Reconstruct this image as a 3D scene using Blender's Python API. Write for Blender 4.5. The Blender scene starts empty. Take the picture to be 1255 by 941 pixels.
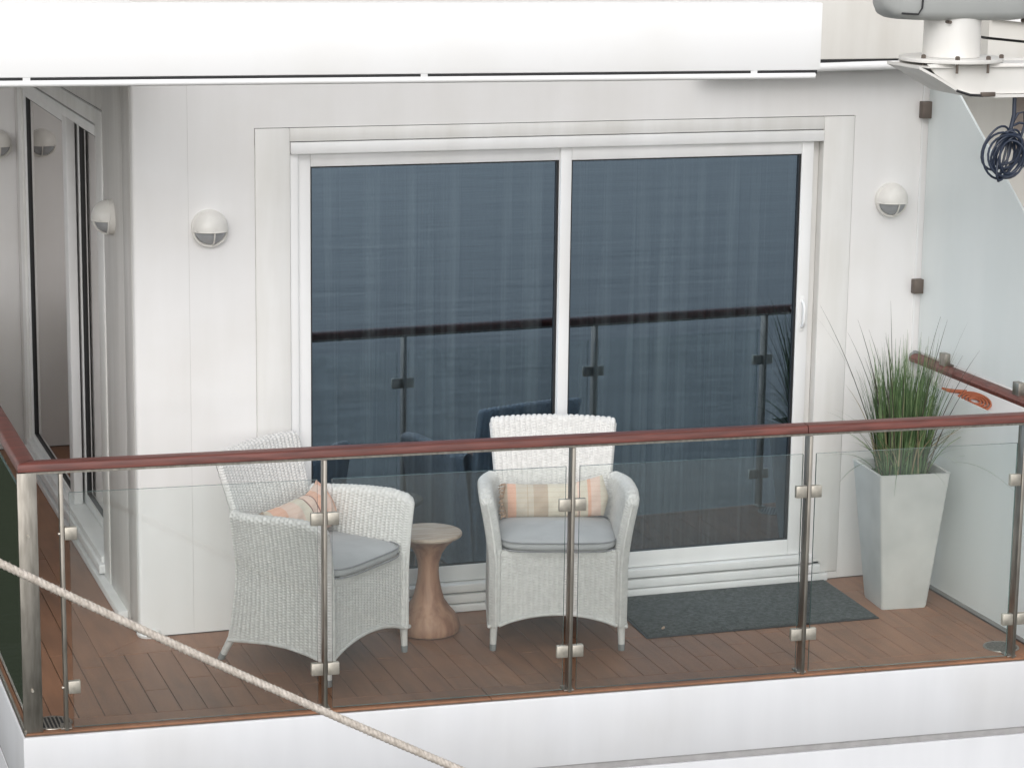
import bpy, bmesh, math, random
import numpy as np
from mathutils import Vector, Matrix

rnd = random.Random(7)
scene = bpy.context.scene
COL = scene.collection
R = math.radians

# ------------------------------------------------------------------ camera
YAW, PITCH, ROLL = R(18.7658), R(11.9033), R(0.765)
CAM = Vector((-2.50086, -10.62202, 3.43099))
FPX, WPX = 3049.075, 1255.0
fw = Vector((math.sin(YAW)*math.cos(PITCH), math.cos(YAW)*math.cos(PITCH), -math.sin(PITCH)))
rt = Vector((math.cos(YAW), -math.sin(YAW), 0))
up = rt.cross(fw)
r2 = rt*math.cos(ROLL) + up*math.sin(ROLL)
u2 = up*math.cos(ROLL) - rt*math.sin(ROLL)
cd = bpy.data.cameras.new('camera')
cd.sensor_fit = 'HORIZONTAL'; cd.sensor_width = 36.0
cd.lens = FPX/WPX*36.0
cd.clip_start = 0.1; cd.clip_end = 20000
cam = bpy.data.objects.new('camera', cd); COL.objects.link(cam)
m = Matrix((r2, u2, -fw)).transposed().to_4x4(); m.translation = CAM
cam.matrix_world = m
scene.camera = cam

# ------------------------------------------------------------------ world, sun, exposure
SUN_EL, SUN_AZ = R(36), R(204)          # azimuth clockwise from +Y
w = bpy.data.worlds.new('World'); scene.world = w; w.use_nodes = True
nt = w.node_tree; nt.nodes.clear()
sky = nt.nodes.new('ShaderNodeTexSky'); sky.sky_type = 'NISHITA'; sky.sun_disc = False
sky.sun_elevation = SUN_EL; sky.sun_rotation = SUN_AZ
sky.air_density = 1.0; sky.dust_density = 2.0; sky.ozone_density = 1.0
hs = nt.nodes.new('ShaderNodeHueSaturation'); hs.inputs['Saturation'].default_value = 0.18
bg = nt.nodes.new('ShaderNodeBackground'); bg.inputs['Strength'].default_value = 0.15
wo = nt.nodes.new('ShaderNodeOutputWorld')
nt.links.new(sky.outputs[0], hs.inputs['Color']); nt.links.new(hs.outputs[0], bg.inputs['Color'])
nt.links.new(bg.outputs[0], wo.inputs['Surface'])
sd = bpy.data.lights.new('sun', 'SUN'); sd.energy = 0.5; sd.angle = R(70); sd.color = (1.0, 0.985, 0.965)
sun = bpy.data.objects.new('sun', sd); COL.objects.link(sun)
sdir = Vector((math.sin(SUN_AZ)*math.cos(SUN_EL), math.cos(SUN_AZ)*math.cos(SUN_EL), math.sin(SUN_EL)))
sun.rotation_euler = sdir.to_track_quat('Z', 'Y').to_euler()
sun.location = sdir*30
vs = scene.view_settings
vs.view_transform = 'Standard'; vs.look = 'None'; vs.gamma = 1.0; vs.use_curve_mapping = False
vs.exposure = 0.52
scene.cycles.transparent_max_bounces = 24
scene.cycles.max_bounces = 12

# ------------------------------------------------------------------ helpers
def srgb(r, g, b):
    f = lambda c: c/12.92 if c <= .04045 else ((c+.055)/1.055)**2.4
    return (f(r/255), f(g/255), f(b/255), 1.0)

class Builder:
    def __init__(self): self.v = []; self.f = []; self.mi = []
    def add(self, vs_, fs_, mi=0):
        o = len(self.v); self.v += [tuple(p) for p in vs_]
        self.f += [tuple(i+o for i in f) for f in fs_]; self.mi += [mi]*len(fs_)
    def box(self, a, b, mi=0):
        x0, y0, z0 = a; x1, y1, z1 = b
        self.add([(x0,y0,z0),(x1,y0,z0),(x1,y1,z0),(x0,y1,z0),(x0,y0,z1),(x1,y0,z1),(x1,y1,z1),(x0,y1,z1)],
                 [(0,3,2,1),(4,5,6,7),(0,1,5,4),(1,2,6,5),(2,3,7,6),(3,0,4,7)], mi)
    def prism(self, poly, z0, z1, mi=0):
        n = len(poly)
        self.add([(x,y,z0) for x,y in poly]+[(x,y,z1) for x,y in poly],
                 [tuple(range(n-1,-1,-1)), tuple(range(n,2*n))]+[(i,(i+1)%n,n+(i+1)%n,n+i) for i in range(n)], mi)
    def tube(self, pts, rad, n=8, cap=True, mi=0):
        pts = [Vector(p) for p in pts]; rings = []; prev = None
        if not hasattr(rad, '__len__'): rad = [rad]*len(pts)
        for i, p in enumerate(pts):
            t = (pts[min(i+1,len(pts)-1)]-pts[max(i-1,0)]).normalized()
            if prev is None:
                a = Vector((0,0,1)) if abs(t.z) < .9 else Vector((1,0,0))
                nrm = t.cross(a).normalized()
            else:
                nrm = (prev - t*prev.dot(t)).normalized()
            prev = nrm; bn = t.cross(nrm)
            rings.append([p+(nrm*math.cos(2*math.pi*k/n)+bn*math.sin(2*math.pi*k/n))*rad[i] for k in range(n)])
        vs_ = [q for r_ in rings for q in r_]; fs_ = []
        for i in range(len(pts)-1):
            for k in range(n):
                fs_.append((i*n+k, i*n+(k+1)%n, (i+1)*n+(k+1)%n, (i+1)*n+k))
        if cap:
            fs_.append(tuple(range(n-1,-1,-1))); L = (len(pts)-1)*n
            fs_.append(tuple(L+k for k in range(n)))
        self.add(vs_, fs_, mi)
    def lathe(self, prof, n=32, center=(0,0,0), mi=0, capb=True, capt=True):
        cx, cy, cz = center; vs_ = []; fs_ = []
        for r_, z in prof:
            for k in range(n):
                a = 2*math.pi*k/n; vs_.append((cx+r_*math.cos(a), cy+r_*math.sin(a), cz+z))
        for i in range(len(prof)-1):
            for k in range(n):
                fs_.append((i*n+k, i*n+(k+1)%n, (i+1)*n+(k+1)%n, (i+1)*n+k))
        if capb: fs_.append(tuple(range(n-1,-1,-1)))
        if capt: L = (len(prof)-1)*n; fs_.append(tuple(L+k for k in range(n)))
        self.add(vs_, fs_, mi)
    def mesh(self, name, mats, smooth=False, bevel=0, seg=2):
        me = bpy.data.meshes.new(name); me.from_pydata(self.v, [], self.f)
        if not isinstance(mats, (list, tuple)): mats = [mats]
        for mm in mats: me.materials.append(mm)
        me.polygons.foreach_set('material_index', self.mi)
        bm = bmesh.new(); bm.from_mesh(me)
        bmesh.ops.recalc_face_normals(bm, faces=bm.faces)
        if bevel > 0:
            bmesh.ops.bevel(bm, geom=list(bm.edges), offset=bevel, segments=seg, affect='EDGES', profile=.5, clamp_overlap=True)
        if smooth:
            for f in bm.faces: f.smooth = True
            if smooth != 'all':
                for e in bm.edges:
                    if len(e.link_faces) == 2 and e.calc_face_angle(0) > R(40): e.smooth = False
        bm.to_mesh(me); bm.free(); me.update()
        return me
    def build(self, name, mats, parent=None, **k):
        o = bpy.data.objects.new(name, self.mesh(name, mats, **k)); COL.objects.link(o)
        if parent is not None: o.parent = parent
        return o

def tag(o, label=None, cat=None, group=None, kind=None):
    if label: o['label'] = label
    if cat: o['category'] = cat
    if group: o['group'] = group
    if kind: o['kind'] = kind
    return o
def empty(name, loc=(0,0,0), rz=0.0, label=None, cat=None, group=None, kind=None):
    o = bpy.data.objects.new(name, None); COL.objects.link(o)
    o.location = loc; o.rotation_euler = (0,0,rz); o.empty_display_size = .05
    return tag(o, label, cat, group, kind)
def boxpart(name, a, b, mat, parent, bevel=0.0, smooth=False):
    B = Builder(); B.box([min(p,q) for p,q in zip(a,b)], [max(p,q) for p,q in zip(a,b)])
    return B.build(name, mat, parent, bevel=bevel, smooth=bevel > 0 or smooth)
def copy_tree(o, parent=None):
    c = o.copy(); COL.objects.link(c); c.parent = parent
    for ch in list(o.children): copy_tree(ch, c)
    return c

# ------------------------------------------------------------------ materials
def mat(name):
    mm = bpy.data.materials.new(name); mm.use_nodes = True
    n = mm.node_tree.nodes; l = mm.node_tree.links
    return mm, n, l, n['Principled BSDF']
def noise_mix(n, l, target, c1, c2, scale=(1,1,1), nscale=5.0, detail=4, lo=.35, hi=.65, coord='Object'):
    tc = n.new('ShaderNodeTexCoord'); mp = n.new('ShaderNodeMapping'); mp.inputs['Scale'].default_value = scale
    nz = n.new('ShaderNodeTexNoise'); nz.inputs['Scale'].default_value = nscale; nz.inputs['Detail'].default_value = detail
    cr = n.new('ShaderNodeValToRGB'); cr.color_ramp.elements[0].position = lo; cr.color_ramp.elements[1].position = hi
    cr.color_ramp.elements[0].color = c1; cr.color_ramp.elements[1].color = c2
    l.new(tc.outputs[coord], mp.inputs['Vector']); l.new(mp.outputs[0], nz.inputs['Vector'])
    l.new(nz.outputs['Fac'], cr.inputs['Fac'])
    if target is not None: l.new(cr.outputs['Color'], target)
    return cr, nz, mp
def bump(n, l, bsdf, scale=(1,1,1), nscale=40, strength=.2, dist=.002, detail=3, coord='Object'):
    tc = n.new('ShaderNodeTexCoord'); mp = n.new('ShaderNodeMapping'); mp.inputs['Scale'].default_value = scale
    nz = n.new('ShaderNodeTexNoise'); nz.inputs['Scale'].default_value = nscale; nz.inputs['Detail'].default_value = detail
    bp = n.new('ShaderNodeBump'); bp.inputs['Strength'].default_value = strength; bp.inputs['Distance'].default_value = dist
    l.new(tc.outputs[coord], mp.inputs['Vector']); l.new(mp.outputs[0], nz.inputs['Vector'])
    l.new(nz.outputs['Fac'], bp.inputs['Height']); l.new(bp.outputs['Normal'], bsdf.inputs['Normal'])

def paint(name, c1, c2, rough=.45, streak=True, wob=.1):
    mm, n, l, b = mat(name)
    cr, nz, mp = noise_mix(n, l, None, c1, c2, (4,4,.5) if streak else (1,1,1), 2.2, 6, .3, .7)
    cr2, nz2, mp2 = noise_mix(n, l, None, (1,1,1,1), (.93,.92,.9,1), (1,1,1), 1.7, 5, .45, .75)
    mx = n.new('ShaderNodeMix'); mx.data_type = 'RGBA'; mx.blend_type = 'MULTIPLY'; mx.inputs[0].default_value = 1
    l.new(cr.outputs[0], mx.inputs[6]); l.new(cr2.outputs[0], mx.inputs[7]); l.new(mx.outputs[2], b.inputs['Base Color'])
    b.inputs['Roughness'].default_value = rough
    bump(n, l, b, (1,1,1), 3.0, wob, .004, 2)
    return mm
def simple(name, c, rough=.5, metal=0.0, var=.85, nscale=20, bstr=0, bscale=60, spec=None):
    mm, n, l, b = mat(name)
    c2 = (c[0]*var, c[1]*var, c[2]*var, 1)
    noise_mix(n, l, b.inputs['Base Color'], c, c2, (1,1,1), nscale, 4)
    b.inputs['Roughness'].default_value = rough; b.inputs['Metallic'].default_value = metal
    if bstr: bump(n, l, b, (1,1,1), bscale, bstr, .002)
    return mm

M = {}
M['wall'] = paint('wall_paint', (.80,.79,.785,1), (.765,.755,.745,1), .42)
M['wallside'] = paint('wall_paint_shaded_streaky', (.68,.66,.64,1), (.55,.53,.51,1), .45)  # wall paint darkened to carry the side wall's shade, plus dirt streaks
M['trim'] = paint('trim_paint', (.78,.775,.765,1), (.68,.67,.645,1), .42)
M['frame'] = paint('white_frame', (.82,.82,.82,1), (.76,.76,.76,1), .32, wob=.03)
M['canopy'] = paint('canopy_paint', (.90,.895,.895,1), (.89,.885,.885,1), .4, streak=False)
M['hull'] = paint('hull_paint', (.66,.665,.685,1), (.62,.625,.645,1), .35)
M['cream'] = paint('cream_paint', (.76,.74,.70,1), (.68,.655,.61,1), .5)
M['gap'] = simple('dark_joint', (.03,.03,.032,1), .8)
M['seam'] = simple('sealant_joint', (.30,.30,.29,1), .8)
M['seal'] = simple('pale_sealant', (.62,.61,.59,1), .7)
M['gasket'] = simple('black_rubber', (.012,.012,.014,1), .5)
M['steel'] = None
mm, n, l, b = mat('brushed_steel')
noise_mix(n, l, b.inputs['Base Color'], (.40,.37,.33,1), (.27,.25,.22,1), (4,4,.6), 14, 5)
b.inputs['Metallic'].default_value = .9; b.inputs['Roughness'].default_value = .38
M['steel'] = mm
mm, n, l, b = mat('satin_clamp_steel')
noise_mix(n, l, b.inputs['Base Color'], (.58,.54,.47,1), (.42,.39,.34,1), (1,1,1), 30, 5)
b.inputs['Metallic'].default_value = .75; b.inputs['Roughness'].default_value = .45
M['clamp'] = mm

mm, n, l, b = mat('varnished_handrail')
noise_mix(n, l, b.inputs['Base Color'], srgb(112,60,51), srgb(84,43,36), (1.5,18,18), 3.0, 5)
b.inputs['Roughness'].default_value = .42; b.inputs['Coat Weight'].default_value = .12; b.inputs['Coat Roughness'].default_value = .3
bump(n, l, b, (2,40,40), 4, .25, .0012, 4)
M['rail'] = mm
M['bronze'] = simple('dull_bronze', (.17,.14,.12,1), .5, .5)

def plank_mat():
    mm, n, l, b = mat('deck_teak')
    cr, nz, mp = noise_mix(n, l, None, srgb(152,107,78), srgb(134,94,69), (9,1.0,9), 2.6, 6, .3, .7)
    oi = n.new('ShaderNodeObjectInfo')
    mr = n.new('ShaderNodeMapRange'); mr.inputs['To Min'].default_value = .92; mr.inputs['To Max'].default_value = 1.07
    l.new(oi.outputs['Random'], mr.inputs['Value'])
    vm = n.new('ShaderNodeVectorMath'); vm.operation = 'SCALE'
    l.new(cr.outputs[0], vm.inputs[0]); l.new(mr.outputs[0], vm.inputs['Scale'])
    cr2, _, _ = noise_mix(n, l, None, (1,1,1,1), (.74,.77,.80,1), (1,1,1), 2.3, 5, .45, .72)
    mx = n.new('ShaderNodeMix'); mx.data_type = 'RGBA'; mx.blend_type = 'MULTIPLY'; mx.inputs[0].default_value = 1
    l.new(vm.outputs[0], mx.inputs[6]); l.new(cr2.outputs[0], mx.inputs[7])
    l.new(mx.outputs[2], b.inputs['Base Color'])
    b.inputs['Roughness'].default_value = .5
    bump(n, l, b, (30,2,30), 4, .15, .001, 3)
    return mm
M['plank'] = plank_mat()
M['caulk'] = simple('deck_caulk', (.13,.095,.075,1), .7)

def clear_glass(name, tint, edge=False):
    mm = bpy.data.materials.new(name); mm.use_nodes = True
    n = mm.node_tree.nodes; l = mm.node_tree.links; n.clear()
    out = n.new('ShaderNodeOutputMaterial'); mix = n.new('ShaderNodeMixShader')
    tr = n.new('ShaderNodeBsdfTransparent'); tr.inputs[0].default_value = tint
    gl = n.new('ShaderNodeBsdfGlossy'); gl.inputs['Roughness'].default_value = 0.02; gl.inputs[0].default_value = (.9,.95,.95,1)
    fr = n.new('ShaderNodeFresnel'); fr.inputs['IOR'].default_value = 1.5
    df = n.new('ShaderNodeBsdfDiffuse'); df.inputs[0].default_value = (.78,.83,.82,1)
    tc = n.new('ShaderNodeTexCoord'); nz = n.new('ShaderNodeTexNoise'); nz.inputs['Scale'].default_value = 2.5; nz.inputs['Detail'].default_value = 5
    mr = n.new('ShaderNodeMapRange'); mr.inputs['To Min'].default_value = .005; mr.inputs['To Max'].default_value = .017
    l.new(tc.outputs['Object'], nz.inputs['Vector']); l.new(nz.outputs['Fac'], mr.inputs['Value'])
    film = n.new('ShaderNodeMixShader'); l.new(mr.outputs[0], film.inputs[0]); l.new(tr.outputs[0], film.inputs[1]); l.new(df.outputs[0], film.inputs[2])
    l.new(fr.outputs[0], mix.inputs[0]); l.new(film.outputs[0], mix.inputs[1]); l.new(gl.outputs[0], mix.inputs[2])
    l.new(mix.outputs[0], out.inputs[0])
    return mm
M['glass'] = clear_glass('clear_glass', (.972,.985,.978,1))
M['glassedge'] = simple('glass_edge', (.10,.16,.15,1), .2)
def pane_mat(name, refl, tint, gcol=(.74,.87,1,1)):
    mm = bpy.data.materials.new(name); mm.use_nodes = True
    n = mm.node_tree.nodes; l = mm.node_tree.links; n.clear()
    out = n.new('ShaderNodeOutputMaterial'); mix = n.new('ShaderNodeMixShader')
    tr = n.new('ShaderNodeBsdfTransparent'); tr.inputs[0].default_value = tint
    gl = n.new('ShaderNodeBsdfGlossy'); gl.inputs['Roughness'].default_value = 0.0; gl.inputs[0].default_value = gcol
    lw = n.new('ShaderNodeFresnel'); lw.inputs['IOR'].default_value = 1.5
    ad = n.new('ShaderNodeMath'); ad.operation = 'ADD'; ad.inputs[1].default_value = refl; ad.use_clamp = True
    l.new(lw.outputs[0], ad.inputs[0]); l.new(ad.outputs[0], mix.inputs[0])
    l.new(tr.outputs[0], mix.inputs[1]); l.new(gl.outputs[0], mix.inputs[2]); l.new(mix.outputs[0], out.inputs[0])
    return mm
M['sidepane'] = pane_mat('side_solar_glass', .06, (.30,.30,.30,1), (.70,.68,.67,1))
M['pane'] = pane_mat('solar_glass', .21, (.31,.35,.36,1), (.62,.80,.99,1))

mm = bpy.data.materials.new('frosted_glass'); mm.use_nodes = True
n = mm.node_tree.nodes; l = mm.node_tree.links; b = n['Principled BSDF']; out = n['Material Output']
noise_mix(n, l, b.inputs['Base Color'], (.83,.87,.865,1), (.79,.835,.83,1), (3,3,.5), 2.0, 5)
b.inputs['Roughness'].default_value = .32
tl = n.new('ShaderNodeBsdfTranslucent'); tl.inputs[0].default_value = (.80,.88,.87,1)
mix = n.new('ShaderNodeMixShader'); mix.inputs[0].default_value = .15
l.new(b.outputs[0], mix.inputs[1]); l.new(tl.outputs[0], mix.inputs[2]); l.new(mix.outputs[0], out.inputs[0])
M['frost'] = mm

mm = bpy.data.materials.new('sheer_curtain'); mm.use_nodes = True
n = mm.node_tree.nodes; l = mm.node_tree.links; b = n['Principled BSDF']; out = n['Material Output']
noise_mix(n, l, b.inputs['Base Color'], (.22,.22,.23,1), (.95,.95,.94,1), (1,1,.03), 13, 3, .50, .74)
b.inputs['Roughness'].default_value = .9
tl = n.new('ShaderNodeBsdfTransparent')
mix = n.new('ShaderNodeMixShader'); mix.inputs[0].default_value = .35
l.new(b.outputs[0], mix.inputs[1]); l.new(tl.outputs[0], mix.inputs[2]); l.new(mix.outputs[0], out.inputs[0])
M['curtain'] = mm
M['room'] = simple('cabin_interior', (.16,.14,.12,1), .8)

mm, n, l, b = mat('sea_water')
b.inputs['Base Color'].default_value = (.030,.036,.024,1); b.inputs['Roughness'].default_value = .12
b.inputs['IOR'].default_value = 1.33
tc = n.new('ShaderNodeTexCoord'); mp = n.new('ShaderNodeMapping'); mp.inputs['Scale'].default_value = (.35,1.0,1)
nz = n.new('ShaderNodeTexNoise'); nz.inputs['Scale'].default_value = .40; nz.inputs['Detail'].default_value = 4; nz.inputs['Roughness'].default_value = .6
bp = n.new('ShaderNodeBump'); bp.inputs['Strength'].default_value = .15; bp.inputs['Distance'].default_value = .5
l.new(tc.outputs['Object'], mp.inputs[0]); l.new(mp.outputs[0], nz.inputs['Vector']); l.new(nz.outputs['Fac'], bp.inputs['Height']); l.new(bp.outputs[0], b.inputs['Normal'])
M['sea'] = mm

M['wicker'] = simple('white_wicker', (.70,.69,.67,1), .5, var=.88, nscale=45)
M['wickerleg'] = simple('white_leg', (.72,.71,.69,1), .4)
M['cap'] = simple('grey_foot', (.26,.27,.27,1), .5)
M['cushion'] = simple('grey_canvas', (.455,.46,.47,1), .85, var=.9, nscale=9, bstr=.25, bscale=25)
M['piping'] = simple('grey_piping', (.30,.305,.32,1), .85)

# ------------------------------------------------------------------ fixed layout
XA = -0.634                      # outer corner of the cabin wall; wall face is Y=0
XD = 3.165                       # frosted divider plane
TH = R(-3.4486); R0 = Vector((-1.2945, -1.1127, 0))
T = Vector((math.cos(TH), math.sin(TH), 0)); N = Vector((math.sin(TH), -math.cos(TH), 0))   # N points outwards
S_POST = (1.2157, 2.2608, 3.3103, 4.3081)
def rp(s, o, z): return R0 + T*s + N*o + Vector((0,0,z))      # point of the railing frame: s along, o outwards
def rbox(B, s0, s1, o0, o1, z0, z1, mi=0):
    P = [rp(s,o,z) for z in (z0,z1) for s,o in ((s0,o0),(s1,o0),(s1,o1),(s0,o1))]
    B.add(P, [(0,3,2,1),(4,5,6,7),(0,1,5,4),(1,2,6,5),(2,3,7,6),(3,0,4,7)], mi)
def yfront(x, o=0.0):            # Y of the line offset o outwards from the railing plane, at X
    p = R0 + N*o; return p.y + (x-p.x)*math.tan(TH)

# ------------------------------------------------------------------ sea
B = Builder(); B.add([(-9000,-9000,-13),(9000,-9000,-13),(9000,9000,-13),(-9000,9000,-13)], [(0,1,2,3)])
tag(B.build('sea', M['sea']), kind='structure')

M['added_hill'] = simple('added_wooded_hillside', (.045,.055,.028,1), .95, var=.5, nscale=.06)  # added unseen shore, gives the water and side glass something dark to mirror
B = Builder(); vs_ = []; fs_ = []; nh = 90
for i in range(nh+1):
    a = R(10+185*i/nh); h = 36+8*math.sin(a*5)+5*math.sin(a*13+1)+2*math.sin(a*41)
    h *= 1.9*min(1, (nh-i)/12)**.7*min(1, i/8)**.7
    for r_, z in ((150+6*math.sin(a*9),-13.2),(172,-13+h*.55),(200,-13+h),(270,-13.2)):
        vs_.append((r_*math.cos(a), r_*math.sin(a), z))
for i in range(nh):
    for k in range(3): fs_.append((4*i+k,4*i+4+k,4*i+5+k,4*i+1+k))
B.add(vs_, fs_); tag(B.build('added_hills', M['added_hill'], smooth='all'), kind='structure')

# ------------------------------------------------------------------ hull below the deck edge
hull = empty('ship_hull', (0,0,0), label='white painted ship side below the balcony edge with a grey groove', cat='hull')
def skirt(name, z0, z1, off, mat_, xl=-1.305, s1=9.0, yb=9.0):
    B = Builder()
    p0 = R0 + N*off; a = (xl, p0.y + (xl-p0.x)*math.tan(TH)); e = rp(s1, off, 0)
    B.prism([a, (e.x, e.y), (e.x, yb), (xl, yb)], z0, z1)
    return B.build(name, mat_, hull, bevel=.006, smooth=True)
skirt('edge_plate', -.317, -.012, .012, M['hull'])
M['groove'] = simple('groove_grey', (.40,.39,.39,1), .6)
skirt('groove', -.352, -.3175, -.001, M['groove'], xl=-1.297)
skirt('lower_plate', -13.5, -.3525, .006, M['hull'], xl=-1.30)

# ------------------------------------------------------------------ deck with planks
deck = empty('deck', kind='structure')
B = Builder()
B.prism([(-1.297, yfront(-1.297,.0)), (5.5, yfront(5.5,.0)), (5.5, 3.9), (-1.297, 3.9)], -.0115, -.006)
B.build('caulking_bed', M['caulk'], deck)
def plank(poly):
    B = Builder(); B.prism(poly, -.0062, .0)
    return B.build('plank', M['plank'], deck, bevel=.0012, seg=1)
G = .0035
# margin boards along the railing (two, following its line)
for (o0, o1) in ((-.045, -.002), (-.15, -.0495)):
    segs = [(-1.293, .62), (.62, 2.30), (2.30, 5.4)]
    for xa, xb in segs:
        plank([(xa+G/2, yfront(xa+G/2,o1)), (xb-G/2, yfront(xb-G/2,o1)), (xb-G/2, yfront(xb-G/2,o0)), (xa+G/2, yfront(xa+G/2,o0))])
# margin board along the cabin wall, mitred at the corner
MB_, MX = -.215, -.85
plank([(XA-.0,-.001),(MX+.003, MB_+G/2),(1.05,MB_+G/2),(1.05,-.001)])
plank([(1.05+G,-.001),(1.05+G,MB_+G/2),(XD-.115,MB_+G/2),(XD-.115,-.001)])
plank([(MX, MB_+G*.8),(XA-.001, .0),(XA-.001,3.79),(MX,3.79)])
plank([(XD-.112,-.001),(XD-.112,yfront(XD-.11,-.152)),(XD-.012,yfront(XD-.01,-.152)),(XD-.012,-.001)])
# main boards, square to the cabin wall
x = MX
PW = .1045
i = 0
while x < XD-.115:
    xb = min(x+PW, XD-.115)
    x0, x1 = x+G/2, xb-G/2
    joints = [MB_-G/2]
    yj = -.55 - .45*((i*0.37) % 1.0)
    lo = yfront((x0+x1)/2, -.152)
    if yj > lo+.12: joints.append(yj)
    for j, yt in enumerate(joints):
        if j+1 < len(joints):
            yb = joints[j+1]; plank([(x0,yb+G/2),(x1,yb+G/2),(x1,yt - (G/2 if j else 0)),(x0,yt - (G/2 if j else 0))])
        else:
            yt2 = yt - (G/2 if j else 0)
            plank([(x0,yfront(x0,-.153)),(x1,yfront(x1,-.153)),(x1,yt2),(x0,yt2)])
    x += PW; i += 1
# boards of the side deck
x = MX
i = 0
while x > -1.27:
    xa = max(x-PW, -1.292); x0, x1 = xa+G/2, x-G/2
    ys = [yfront(x0,-.153), -.35+.5*((i*.41) % 1), 1.4+.6*((i*.29) % 1), 3.79]
    for j in range(3):
        a0 = yfront(x0,-.153) if j == 0 else ys[j]+G/2; a1 = yfront(x1,-.153) if j == 0 else ys[j]+G/2
        plank([(x0,a0),(x1,a1),(x1,ys[j+1]-G/2),(x0,ys[j+1]-G/2)])
    x -= PW; i += 1
# metal strip at the side edge
boxpart('edge_strip', (-1.297, yfront(-1.297)+.004, -.004), (-1.288, 3.8, .012), M['steel'], deck)

# ------------------------------------------------------------------ cabin walls
wall = empty('cabin_wall', label='white painted cabin wall around the large sliding door', cat='wall')
ZT = 2.60
rc = .02
B = Builder(); B.prism([(XA+rc-rc*math.cos(R(q)), rc-rc*math.sin(R(q))) for q in (0,18,36,54,72,90)]+[(-.3895,0),(-.3895,.1),(-.5,.1),(-.5,.735),(XA,.735)], .004, ZT)
B.build('wall_panel', M['wall'], wall, smooth=True)
B = Builder(); poly = [(-.388,.004),(-.0945,.004),(-.0945,2.2695),(2.8025,2.2695),(2.8025,.004),(XD+.06,.004),(XD+.06,ZT),(-.388,ZT)]
nq = len(poly)
B.add([(x_,0,z_) for x_,z_ in poly]+[(x_,.1,z_) for x_,z_ in poly], [tuple(range(nq)), tuple(range(2*nq-1,nq-1,-1))]+[(i,(i+1)%nq,nq+(i+1)%nq,nq+i) for i in range(nq)])
B.build('wall_panel', M['wall'], wall)
boxpart('joint_backing', (-.3905, .0015, 0.004), (-.387, .09, ZT), M['seal'], wall)
boxpart('base_strip', (-.0945, 0.0, 0.002), (2.8025, .10, .0365), M['wall'], wall, .002)
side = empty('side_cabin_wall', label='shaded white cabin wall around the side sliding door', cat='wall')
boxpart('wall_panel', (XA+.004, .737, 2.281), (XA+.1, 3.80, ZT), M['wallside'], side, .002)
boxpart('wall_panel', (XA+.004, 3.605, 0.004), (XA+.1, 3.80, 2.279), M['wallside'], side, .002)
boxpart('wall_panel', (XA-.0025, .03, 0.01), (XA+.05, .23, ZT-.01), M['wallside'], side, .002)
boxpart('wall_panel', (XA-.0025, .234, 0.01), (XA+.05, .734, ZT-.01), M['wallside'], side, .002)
far = boxpart('end_wall', (-3.2, 3.805, 0.002), (XA+.1, 3.9, ZT), M['wall'], None, .002)
tag(far, 'white end wall closing the side deck past the side sliding door', 'wall')
# caulked foot at the corner
B = Builder(); B.lathe([(.055,0),(.06,.012),(.052,.028),(.03,.04)], 20, (XA+.05,.03,0))
B.build('corner_foot', M['wall'], wall, smooth=True)

# ------------------------------------------------------------------ interior
room = empty('cabin_room', kind='structure')
boxpart('room_floor', (XA+.1,.13,-.05),(XD-.1,3.7,.02), M['room'], room)
boxpart('room_ceiling', (XA+.1,.11,2.42),(XD-.1,3.8,2.5), M['room'], room)
boxpart('room_back', (XA+.1,3.7,.02),(XD-.1,3.8,2.42), M['room'], room)
boxpart('room_side', (XD-.1,.11,-.05),(XD-.02,3.8,2.5), M['room'], room)

# ------------------------------------------------------------------ sliding doors
class Door:
    """a = along the wall, o = outwards, z"""
    def __init__(self, root, kind): self.root = root; self.kind = kind
    def P(self, a, o, z):
        return (a, -o, z) if self.kind == 'front' else (XA-o, a, z)
    def box(self, name, a0, a1, o0, o1, z0, z1, mt, parent=None, bevel=.003):
        return boxpart(name, self.P(a0,o0,z0), self.P(a1,o1,z1), mt, parent or self.root, bevel)
    def leaf(self, a0, a1, z0, z1, g, o, handle=None, edge=None):
        """frame a0..a1,z0..z1 ; g = (ga0,ga1,gz0,gz1) glass opening; o = face"""
        ga0, ga1, gz0, gz1 = g; d = .045
        f = M['frame']
        s1 = self.box('stile', a0, ga0, o-d, o, z0, z1, f); s2 = self.box('stile', ga1, a1, o-d, o, z0, z1, f)
        self.box('rail', ga0+.0005, ga1-.0005, o-d, o-.001, gz1, z1, f); self.box('rail', ga0+.0005, ga1-.0005, o-d, o-.001, z0, gz0, f)
        k = .007
        for q in ((ga0,ga0+k,gz0,gz1),(ga1-k*1.6,ga1,gz0,gz1),(ga0+k,ga1-k*1.6,gz1-k*.9,gz1),(ga0+k,ga1-k*1.6,gz0,gz0+k*.5)):
            self.box('gasket', q[0], q[1], o-.03, o-.008, q[2], q[3], M['gasket'], bevel=0)
        # pane: one thin sheet
        B = Builder(); oo = o-.02
        P = [self.P(ga0+.001,oo,gz0+.001), self.P(ga1-.001,oo,gz0+.001), self.P(ga1-.001,oo,gz1-.001), self.P(ga0+.001,oo,gz1-.001)]
        B.add(P, [(0,1,2,3)]); B.build('pane', M['pane'] if self.kind == 'front' else M['sidepane'], self.root)
        if handle:
            ha, hz0, hz1 = handle
            B = Builder()
            pts = [(ha,o-.004,hz0),(ha,o+.022,hz0+.012),(ha,o+.030,hz0+.035),(ha,o+.030,hz1-.035),(ha,o+.022,hz1-.012),(ha,o-.004,hz1)]
            B.tube([self.P(*q) for q in pts], .008, 10); B.build('handle', M['frame'], self.root, smooth=True)
            self.box('lock_plate', ha-.012, ha+.012, o-.002, o+.004, hz0-.02, hz1+.02, M['frame'], bevel=.002)

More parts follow.
